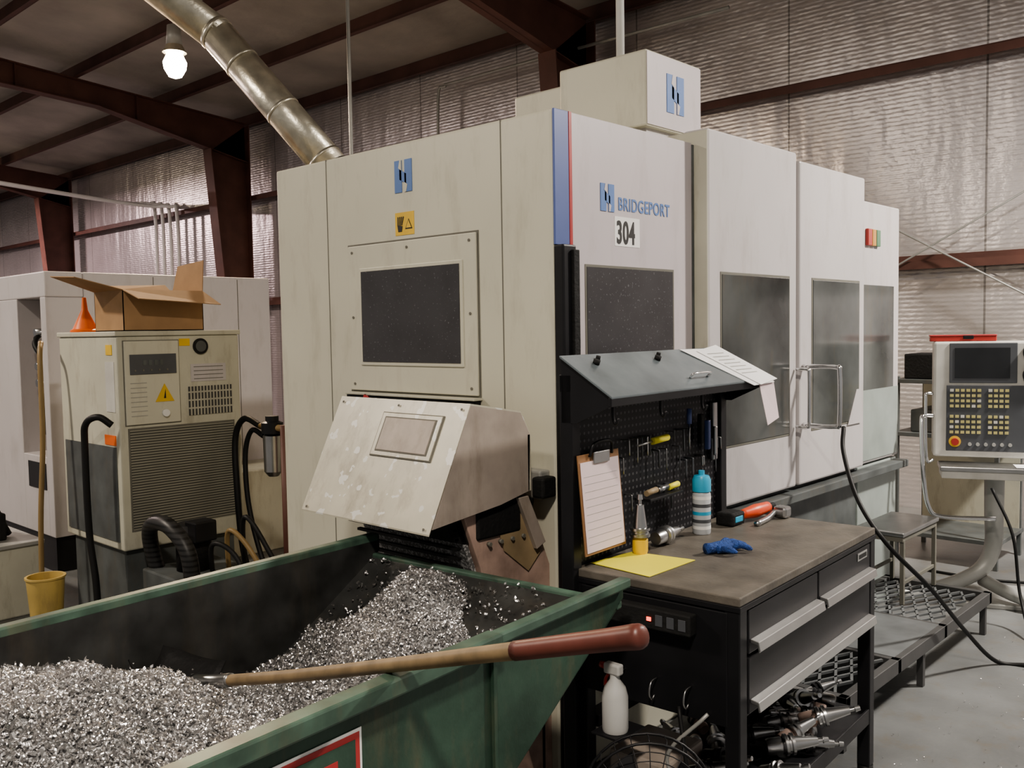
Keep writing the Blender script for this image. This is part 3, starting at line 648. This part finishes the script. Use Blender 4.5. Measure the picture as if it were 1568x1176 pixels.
for k in range(24):
    a=2*math.pi*k/24; e=fu*math.cos(a)+fw2*math.sin(a)
    tube(g,'spoke_%d'%k,[fc+fn*.04+e*.02,fc+fn*.035+e*.09,fc+e*.175,fc-fn*.08+e*.175],.0014,'black',n=5,sub=3)
cyl(g,'hub',fc-fn*.05,fc+fn*.045,.03,'black'); cyl(g,'motor',fc-fn*.16,fc-fn*.05,.055,'blackm')
for k in range(4):
    a=k*math.pi/2+.3; e=fu*math.cos(a)+fw2*math.sin(a); e2=fu*math.cos(a+.7)+fw2*math.sin(a+.7)
    mk('fan_blade_%d'%k,[fc+e*.03,fc+e*.15-fn*.03,fc+e2*.155+fn*.0,fc+e2*.03+fn*.01],[(0,1,2,3)],'black',g,solid=.003)
cyl(g,'stem',fc-fn*.1-Vector((0,0,.05)),(fc.x-fn.x*.1,fc.y-fn.y*.1,F0+.02),.015,'black'); cyl(g,'foot',(fc.x-fn.x*.1,fc.y-fn.y*.1,F0),(fc.x-fn.x*.1,fc.y-fn.y*.1,F0+.025),.12,'black',r2=.1)

# ------------------------------------------------------------------ platform
g=Grp('step_platform',(.4,1.9,F0))
X0p,X1p,Y0p,Y1p,ZP=.14,.74,.95,2.95,.11
for nm,x,y in(('front',(X1p-.04,X1p),(Y0p,Y1p)),('back',(X0p,X0p+.04),(Y0p,Y1p)),('near',(X0p,X1p),(Y0p,Y0p+.04)),('far',(X0p,X1p),(Y1p-.04,Y1p)),('mid1',(X0p,X1p),(1.52,1.56)),('mid2',(X0p,X1p),(2.15,2.19))):
    box(g,'frame_'+nm,x,y,(ZP-.06,ZP+.004),'grate',.003)
for k,(x,y) in enumerate(((.16,.97),(.69,.97),(.16,2.9),(.69,2.9),(.69,1.9),(.16,1.9))): box(g,'foot_%d'%k,(x,x+.03),(y,y+.03),(F0,ZP-.05),'grate',0)
box(g,'centre_plate',(X0p+.03,X1p-.03),(1.55,2.16),(ZP-.005,ZP+.006),'plate',0)
def diamonds(nm,x0,x1,y0,y1):
    v=[];f=[];sx,sy=.036,.085;t=.006
    def seg(a,b):
        a=Vector(a);b=Vector(b);n=(b-a).normalized();n=Vector((-n.y,n.x,0))*t
        c=len(v)
        for q in(a-n,b-n,b+n,a+n): v.append((q.x,q.y,ZP-.008))
        for q in(a-n,b-n,b+n,a+n): v.append((q.x,q.y,ZP+.003))
        for ff in BF: f.append(tuple(c+i for i in ff))
    ny=int((y1-y0)/sy); nx=int((x1-x0)/sx)
    for i in range(nx):
        for j in range(ny):
            ax=x0+i*sx; ay=y0+j*sy
            if (i+j)%2==0: seg((ax,ay,0),(ax+sx,ay+sy,0))
            else: seg((ax+sx,ay,0),(ax,ay+sy,0))
    mk(nm,v,f,'plate',g)
diamonds('grating_near',X0p+.03,X1p-.03,Y0p+.04,1.53); diamonds('grating_far',X0p+.03,X1p-.03,2.18,Y1p-.03)
g=Grp('steel_step_stool',(.35,2.65,ZP))
box(g,'seat',(.18,.46),(2.36,2.92),(.49,.515),'steel',.006); box(g,'seat_skirt',(.19,.45),(2.37,2.91),(.46,.49),'seam',.003)
for k,(x,y) in enumerate(((.19,2.38),(.43,2.38),(.19,2.88),(.43,2.88))): box(g,'leg_%d'%k,(x,x+.022),(y,y+.022),(ZP+.004,.47),'seam',.002)
for k,x in enumerate((.195,.435)): box(g,'stretcher_%d'%k,(x,x+.012),(2.39,2.89),(.22,.24),'seam',.002)

# ------------------------------------------------------------------ control pendant
g=Grp('machine_control_console',(.255,3.42,0),math.radians(21.7),True)
box(g,'housing',(0,.80),(0,.16),(.80,1.53),'ctrlw',.015)
box(g,'screen_bezel',(.09,.47),(-.008,0),(1.27,1.52),'panelgrey',.004); box(g,'screen',(.12,.43),(-.011,-.006),(1.30,1.49),'screen',0)
box(g,'keyboard_panel',(.075,.60),(-.006,0),(.84,1.255),'panelgrey',.003)
for r in range(9):
    for c_ in range(11):
        if r==4 or (c_==6): continue
        x=.095+c_*.031; z=1.215-r*.033
        box(g,'key_%d_%d'%(r,c_),(x,x+.021),(-.012,-.005),(z,z+.017),'keys' if (r+c_)%7 else 'ctrlw',0)
cyl(g,'emergency_stop_ring',(.125,-.008,.90),(.125,-.014,.90),.035,'yellow'); cyl(g,'emergency_stop',(.125,-.01,.90),(.125,-.04,.90),.022,'g_red')
for k in range(6): cyl(g,'knob_%d'%k,(.21+.045*k,-.006,.885),(.21+.045*k,-.02,.885),.011,'conduit')
for k,z in enumerate((1.46,1.32)):
    cyl(g,'gauge_rim_%d'%k,(.56,0,z),(.56,-.03,z),.062,'black'); cyl(g,'gauge_face_%d'%k,(.56,-.029,z),(.56,-.033,z),.052,'gaugew')
    prism(g,'needle_%d'%k,[(.557,-.035,z-.01),(.563,-.035,z-.01),(.58,-.035,z+.035)],(0,.001,0),'ink')
box(g,'desk',(.03,.80),(-.20,.06),(.735,.765),'steel',.006); box(g,'desk_skirt',(.04,.79),(-.19,.05),(.69,.735),'ctrlw',.004)
mk('desk_paper',[(.45,-.18,.768),(.70,-.18,.768),(.70,-.03,.768),(.45,-.03,.768)],[(0,1,2,3)],'paper',g,solid=.002)
tube(g,'guard_rail',[(.0,.0,1.06),(-.05,-.03,1.06),(-.07,-.06,1.02),(-.06,-.12,.7),(-.03,-.14,.50),(.05,-.14,.44),(.35,-.12,.44)],.014,'chrome',n=10,sub=6)
tube(g,'guard_rail_side',[(.0,.02,1.2),(-.04,.0,1.2),(-.045,-.02,1.16),(-.04,-.05,.8),(.0,-.02,.78)],.010,'chrome',n=10,sub=6)
tube(g,'pedestal',[(.36,.06,.72),(.36,.06,.45),(.36,.10,.22),(.28,.08,.06),(.05,-.05,-.03),(-.20,-.20,-.06)],.05,'conduit',n=16,sub=8,rs=[(0,.06),(.5,.05),(1,.04)])
box(g,'foot_plate',(.1,.6),(-.1,.4),(F0,F0+.03),'conduit',.005)
tube(g,'foot_arm',[(.3,.1,.0),(.5,-.1,-.05),(.75,-.2,-.07)],.04,'conduit',n=12,sub=5)
rot=math.radians(21.7)
RM=Matrix.Translation((.255,3.42,0))@Matrix.Rotation(rot,4,'Z')
g=Grp('red_case',tuple(RM@Vector((.2,.1,1.53))))
def rbox(nm,x,y,z,m):
    c=[RM@Vector(p) for p in((x[0],y[0],z[0]),(x[1],y[0],z[0]),(x[1],y[1],z[0]),(x[0],y[1],z[0]))]; t=[p+Vector((0,0,z[1]-z[0])) for p in c]
    hexa(g,nm,c,t,m,.005)
rbox('case',(-.02,.36),(.04,.15),(1.531,1.562),'g_red'); rbox('lid',(-.023,.363),(.037,.153),(1.562,1.572),'red'); rbox('latch',(.17,.23),(.032,.04),(1.545,1.568),'black')
g=Grp('parts_cart',(.2,5.0,F0))
for k,(x,y) in enumerate(((-.35,4.4),(.35,4.4),(-.35,5.0),(.35,5.0))): box(g,'post_%d'%k,(x,x+.03),(y,y+.03),(F0,1.25),'base',.002)
for k,z in enumerate((.05,.8,1.2)): box(g,'shelf_%d'%k,(-.36,.39),(4.39,5.04),(z,z+.03),'base',.002)
box(g,'cabinet_panel',(-.34,.37),(4.99,5.0),(.08,1.2),'cream2',0)
box(g,'black_case',(-.3,.0),(4.45,4.8),(1.23,1.42),'blackm',.01); box(g,'grey_case',(.05,.33),(4.45,4.8),(1.23,1.38),'panelgrey',.01); box(g,'low_case',(-.25,.2),(4.45,4.9),(.83,1.0),'base',.01)
tube(None,'black_air_hose',[(.297,1.95,1.12),(.34,1.85,1.0),(.5,1.65,.8),(.66,1.60,.62),(.77,1.85,.38),(.82,2.2,.10),(.90,2.45,F0+.02),(1.05,2.52,F0+.012),(1.25,2.55,F0+.012),(1.6,2.4,F0+.012)],.011,'rubber',n=8,sub=8)
fz=F0+.011
tube(None,'floor_cable',[(.65,3.25,.66),(.78,3.2,.4),(.84,3.15,.05),(1.0,2.9,fz),(1.3,2.95,fz),(1.25,3.3,fz),(.9,3.5,fz)],.009,'rubber',n=8,sub=8)
tube(None,'floor_cable',[(-.0,4.1,fz),(.4,4.1,fz),(.8,4.2,fz),(1.4,3.9,fz),(1.9,3.7,fz)],.009,'rubber',n=8,sub=8)

# ------------------------------------------------------------------ duct
g=Grp('exhaust_duct',(-2.55,.95,F0))
d1=Vector((-2.60,.97,2.64)); dk=Vector((-3.33,.55,3.62)); d3=dk+(Vector((-3.92,.12,4.20))-dk)*3.6
cyl(g,'pipe',d1,dk,.115,'galv',n=32); cyl(g,'pipe_upper',dk-(d3-dk).normalized()*.03,d3,.115,'galv',n=32)
for k in range(3):
    p=d1.lerp(dk,k/3+.12); dd=(dk-d1).normalized(); cyl(g,'seam_band_%d'%k,p,p+dd*.02,.119,'galv',n=32)
for k in range(5):
    p=dk.lerp(d3,k/5); dd=(d3-dk).normalized(); cyl(g,'seam_band_up_%d'%k,p,p+dd*.03,.120,'galv',n=32)
cyl(g,'collar',d1,d1+(dk-d1).normalized()*.08,.122,'blackm',n=32)
cyl(g,'drop_pipe',(-2.6,.97,1.9),(-2.60,.97,2.68),.11,'galv',n=32)
box(g,'extractor',(-2.85,-1.95),(.8,1.4),(F0,1.9),'cream2',.01)

# ------------------------------------------------------------------ chiller
g=Grp('oil_chiller',(-3.5,.1,F0))
x0,x1,y0,y1,z0,z1=-3.95,-3.11,-.30,.50,.37,1.65
box(g,'body',(x0,x1),(y0,y1),(z0,z1),'cream2',.01)
box(g,'top_cap',(x0-.01,x1+.01),(y0-.01,y1+.01),(z1,z1+.03),'cream2',.006)
box(g,'front_louvre',(x1,x1+.006),(y0+.06,y1-.06),(z0+.12,z0+.72),'louvre',0)
box(g,'louvre_frame',(x1,x1+.003),(y0+.05,y1-.05),(z0+.11,z0+.73),'seam',0)
box(g,'side_louvre',(x0+.05,x1-.05),(y0-.006,y0),(z0+.05,z0+.62),'base',0)
box(g,'control_gap',(x1,x1+.004),(y0+.035,y0+.385),(1.115,1.625),'seam',0)
box(g,'control_plate',(x1,x1+.012),(y0+.04,y0+.38),(1.12,1.62),'cream',.004)
box(g,'display',(x1+.012,x1+.018),(y0+.07,y0+.36),(1.42,1.54),'panelgrey',.002)
for k in range(4): box(g,'display_digit_%d'%k,(x1+.018,x1+.020),(y0+.15+.035*k,y0+.17+.035*k),(1.475,1.505),'base',0)
for k in range(5): cyl(g,'display_button_%d'%k,(x1+.018,y0+.10+.05*k,1.445),(x1+.021,y0+.10+.05*k,1.445),.006,'seam',n=8)
for k in range(8): box(g,'label_line_%d'%k,(x1+.012,x1+.0135),(y0+.07,y0+.17),(1.17+.028*k,1.175+.028*k),'conduit',0)
prism(g,'hazard_triangle',[(x1+.013,y0+.22,1.25),(x1+.013,y0+.34,1.25),(x1+.013,y0+.28,1.36)],(.002,0,0),'yellow')
prism(g,'hazard_mark',[(x1+.015,y0+.273,1.27),(x1+.015,y0+.287,1.27),(x1+.015,y0+.285,1.325)],(.001,0,0),'ink')
cyl(g,'power_knob',(x1+.01,y0+.28,1.18),(x1+.03,y0+.28,1.18),.022,'white')
box(g,'small_vent',(x1,x1+.005),(y0+.44,y1-.06),(1.15,1.33),'vent',0)
cyl(g,'gauge_hole',(x1,y0+.53,1.58),(x1+.01,y0+.53,1.58),.05,'black'); cyl(g,'gauge_glass',(x1+.01,y0+.53,1.58),(x1+.013,y0+.53,1.58),.035,'glassB')
box(g,'yellow_tag',(x1,x1+.003),(y0+.39,y0+.46),(1.585,1.63),'yellow',0)
box(g,'rating_label',(x1,x1+.003),(y0+.46,y0+.70),(1.36,1.47),'doorw',0)
for k in range(4): box(g,'rating_line_%d'%k,(x1+.003,x1+.004),(y0+.48,y0+.68),(1.375+.025*k,1.379+.025*k),'seam',0)
box(g,'side_label',(x1-.16,x1-.04),(y0-.003,y0),(1.2,1.5),'ctrlw',0); box(g,'side_tag',(x1-.2,x1-.05),(y0-.004,y0),(1.0,1.06),'orange',0)
box(g,'side_tag_2',(x1-.14,x1-.06),(y0-.004,y0),(1.54,1.60),'yellow',0)
box(g,'plinth',(x0+.05,x1-.05),(y0+.03,y1-.05),(F0,z0),'base',.004)
g=Grp('cardboard_box',(-3.5,.1,1.68))
bx0,bx1,by0,by1,bz0,bz1=-3.62,-3.22,-.20,.32,1.682,1.93
for nm,xx,yy in(('wall_1',(bx0,bx0+.005),(by0,by1)),('wall_2',(bx1-.005,bx1),(by0,by1)),('wall_3',(bx0,bx1),(by0,by0+.005)),('wall_4',(bx0,bx1),(by1-.005,by1))): box(g,nm,xx,yy,(bz0,bz1),'card',0)
box(g,'bottom',(bx0,bx1),(by0,by1),(bz0,bz0+.005),'card2',0)
mk('flap_1',[(bx1,by0,bz1),(bx1,by1,bz1),(bx1+.17,by1+.03,bz1-.09),(bx1+.17,by0+.02,bz1-.06)],[(0,1,2,3)],'card',g,solid=.005)
mk('flap_2',[(bx0,by0,bz1),(bx1,by0,bz1),(bx1-.05,by0-.26,bz1+.07),(bx0,by0-.26,bz1+.09)],[(0,1,2,3)],'card2',g,solid=.005)
mk('flap_3',[(bx0,by0,bz1),(bx0,by1,bz1),(bx0-.1,by1,bz1+.06),(bx0-.1,by0,bz1+.04)],[(0,1,2,3)],'card',g,solid=.005)
mk('flap_4',[(bx0,by1,bz1),(bx1,by1,bz1),(bx1-.03,by1+.03,bz1+.20),(bx0+.03,by1+.03,bz1+.18)],[(0,1,2,3)],'card',g,solid=.005)
g=Grp('orange_funnel',(-3.75,-.21,1.68)); lathe(g,'cone',(-3.75,-.21,1.681),[(0,0),(.09,0),(.09,.012),(.075,.02),(.02,.14),(.012,.22),(0,.221)],'orange',n=24)
g=Grp('machine_tool_cabinet',(-5.6,.9,F0))
box(g,'cabinet',(-7.4,-4.88),(.25,1.87),(.15,2.14),'doorw',.012)
box(g,'upper_front',(-7.4,-4.88),(-.03,.25),(1.95,2.14),'doorw',.01); box(g,'pillar_right',(-4.98,-4.88),(-.03,.25),(.15,1.95),'doorw',.006)
box(g,'pillar_left',(-7.4,-5.45),(-.03,.25),(.15,1.95),'doorw',.006)
box(g,'lower_front',(-5.45,-4.98),(-.03,.25),(.15,.75),'doorw',.006); box(g,'lower_recess',(-5.35,-5.0),(-.035,-.02),(.5,.7),'black',.0)
box(g,'opening_back',(-5.45,-4.98),(.2,.249),(.75,1.95),'hoodside',0)
tube(g,'opening_hose',[(-5.3,.1,1.7),(-5.2,.0,1.6),(-5.1,.05,1.4),(-5.2,.05,1.0),(-5.15,.1,.8)],.02,'rubber')
for k in range(4): cyl(g,'valve_%d'%k,(-5.25,.15,1.3+.13*k),(-5.25,.02,1.3+.13*k),.03,'steel')
for k,yy in enumerate((.8,1.55)): box(g,'side_seam_%d'%k,(-4.882,-4.878),(yy,yy+.006),(.2,2.12),'seam',0)
box(g,'side_handle',(-4.88,-4.872),(1.25,1.42),(1.42,1.52),'panelgrey',.003)
box(g,'plinth',(-7.3,-4.95),(.0,1.8),(F0,.15),'black',0)
box(g,'coolant_tank',(-4.86,-4.3),(.6,1.8),(F0,.55),'cream2',.01)
g=Grp('air_filter_regulator',(-2.62,.45,F0)); c=(-2.62,.42,.78)
lathe(g,'bowl',c,[(0,0),(.03,0),(.055,.03),(.058,.25),(.045,.26)],'steel'); lathe(g,'head',c,[(.045,.26),(.065,.265),(.065,.33),(.04,.34),(.04,.37),(0,.371)],'black')
cyl(g,'inlet',(-2.75,.42,1.08),(-2.5,.42,1.08),.02,'brass'); cyl(g,'stand_pipe',(-2.50,.42,F0),(-2.50,.42,1.1),.02,'brown')
tube(g,'hose_a',[(-2.75,.42,1.08),(-2.9,.4,1.12),(-2.98,.38,1.0),(-2.95,.36,.7),(-2.90,.36,.3),(-2.8,.40,F0+.03)],.02,'rubber')
tube(g,'hose_b',[(-2.72,.42,1.02),(-2.82,.4,1.05),(-2.87,.38,.9),(-2.82,.36,.6),(-2.70,.36,.3),(-2.55,.36,.1),(-2.4,.36,F0+.03)],.016,'rubber')
g=Grp('coolant_pump',(-2.7,-.1,F0))
box(g,'tank',(-3.0,-2.35),(-.25,.2),(F0,.28),'base',.01); cyl(g,'motor',(-2.75,-.05,.28),(-2.75,-.05,.55),.10,'blackm',n=28)
box(g,'junction',(-2.72,-2.60),(-.12,.02),(.46,.58),'black',.01)
tube(g,'big_hose',[(-2.95,-.15,.15),(-2.98,-.2,.42),(-2.85,-.25,.56),(-2.65,-.25,.58),(-2.5,-.22,.45),(-2.48,-.2,.2)],.045,'wedge',n=16)
for k in range(3): tube(g,'loose_hose_%d'%k,[(-2.45,-.1+.1*k,.28),(-2.35,-.15+.1*k,.5+.06*k),(-2.2,-.1+.1*k,.45),(-2.1,-.05+.1*k,.2),(-2.05,0,F0+.02)],.014,['rubber','brass','rubber'][k])
tube(None,'black_hose',[(-3.12,-.34,1.13),(-3.16,-.40,1.18),(-3.24,-.44,1.14),(-3.27,-.44,1.0),(-3.26,-.44,.5),(-3.22,-.43,.2),(-3.2,-.43,F0+.02)],.020,'rubber')
tube(None,'tan_hose',[(-3.98,-.40,1.62),(-3.9,-.44,1.5),(-3.86,-.46,1.0),(-3.84,-.50,.5),(-3.83,-.52,F0+.02)],.016,'brass')
g=Grp('yellow_tub',(-3.42,-.64,F0))
lathe(g,'tub',(-3.42,-.64,F0),[(0,0),(.075,0),(.08,.01),(.105,.36),(.112,.365),(.112,.375),(.098,.375),(.072,.02),(0,.015)],'yel2',n=24)
g=Grp('coolant_drain_tank',(-4.3,-.8,F0))
box(g,'tank',(-5.4,-4.0),(-1.0,-.45),(F0,.32),'cream2',.01); box(g,'tank_lid',(-5.42,-3.98),(-1.02,-.43),(.32,.345),'conduit',.004)
box(g,'pump_body',(-4.35,-4.15),(-.8,-.6),(.345,.52),'blackm',.01); cyl(g,'pump_motor',(-4.25,-.7,.52),(-4.25,-.7,.68),.07,'base')
for k in range(5):
    tube(g,'hose_%d'%k,[(-5.0+.18*k,-.55,.36),(-4.9+.18*k,-.75,.60+.03*k),(-4.6+.1*k,-.95,.55),(-4.2+.05*k,-1.02-.03*k,.40),(-3.9,-1.05-.06*k,.1),(-3.8,-1.1-.08*k,F0+.03)],.022,['rubber','base','rubber','brass','rubber'][k])

# ------------------------------------------------------------------ camera
th=math.radians(42.9); pt=math.radians(3.37); ro=math.radians(.95)
F_=Vector((-math.sin(th)*math.cos(pt),math.cos(th)*math.cos(pt),-math.sin(pt)))
R0=Vector((math.cos(th),math.sin(th),0)); U0=R0.cross(F_)
R=R0*math.cos(ro)-U0*math.sin(ro); Up=U0*math.cos(ro)+R0*math.sin(ro)
cam=bpy.data.cameras.new('camera'); cam.sensor_width=36; cam.lens=1408/1568*36; cam.clip_start=.05
co=bpy.data.objects.new('camera',cam); C.objects.link(co)
m3=Matrix((R,Up,-F_)).transposed(); co.matrix_world=Matrix.Translation((2.263,-2.677,1.65))@m3.to_4x4()
bpy.context.scene.camera=co
# lift whole scene so that the floor is at z = 0
for o in bpy.data.objects:
    if o.parent is None: o.location.z-=F0
bpy.context.scene.view_settings.look='AgX - Medium High Contrast'
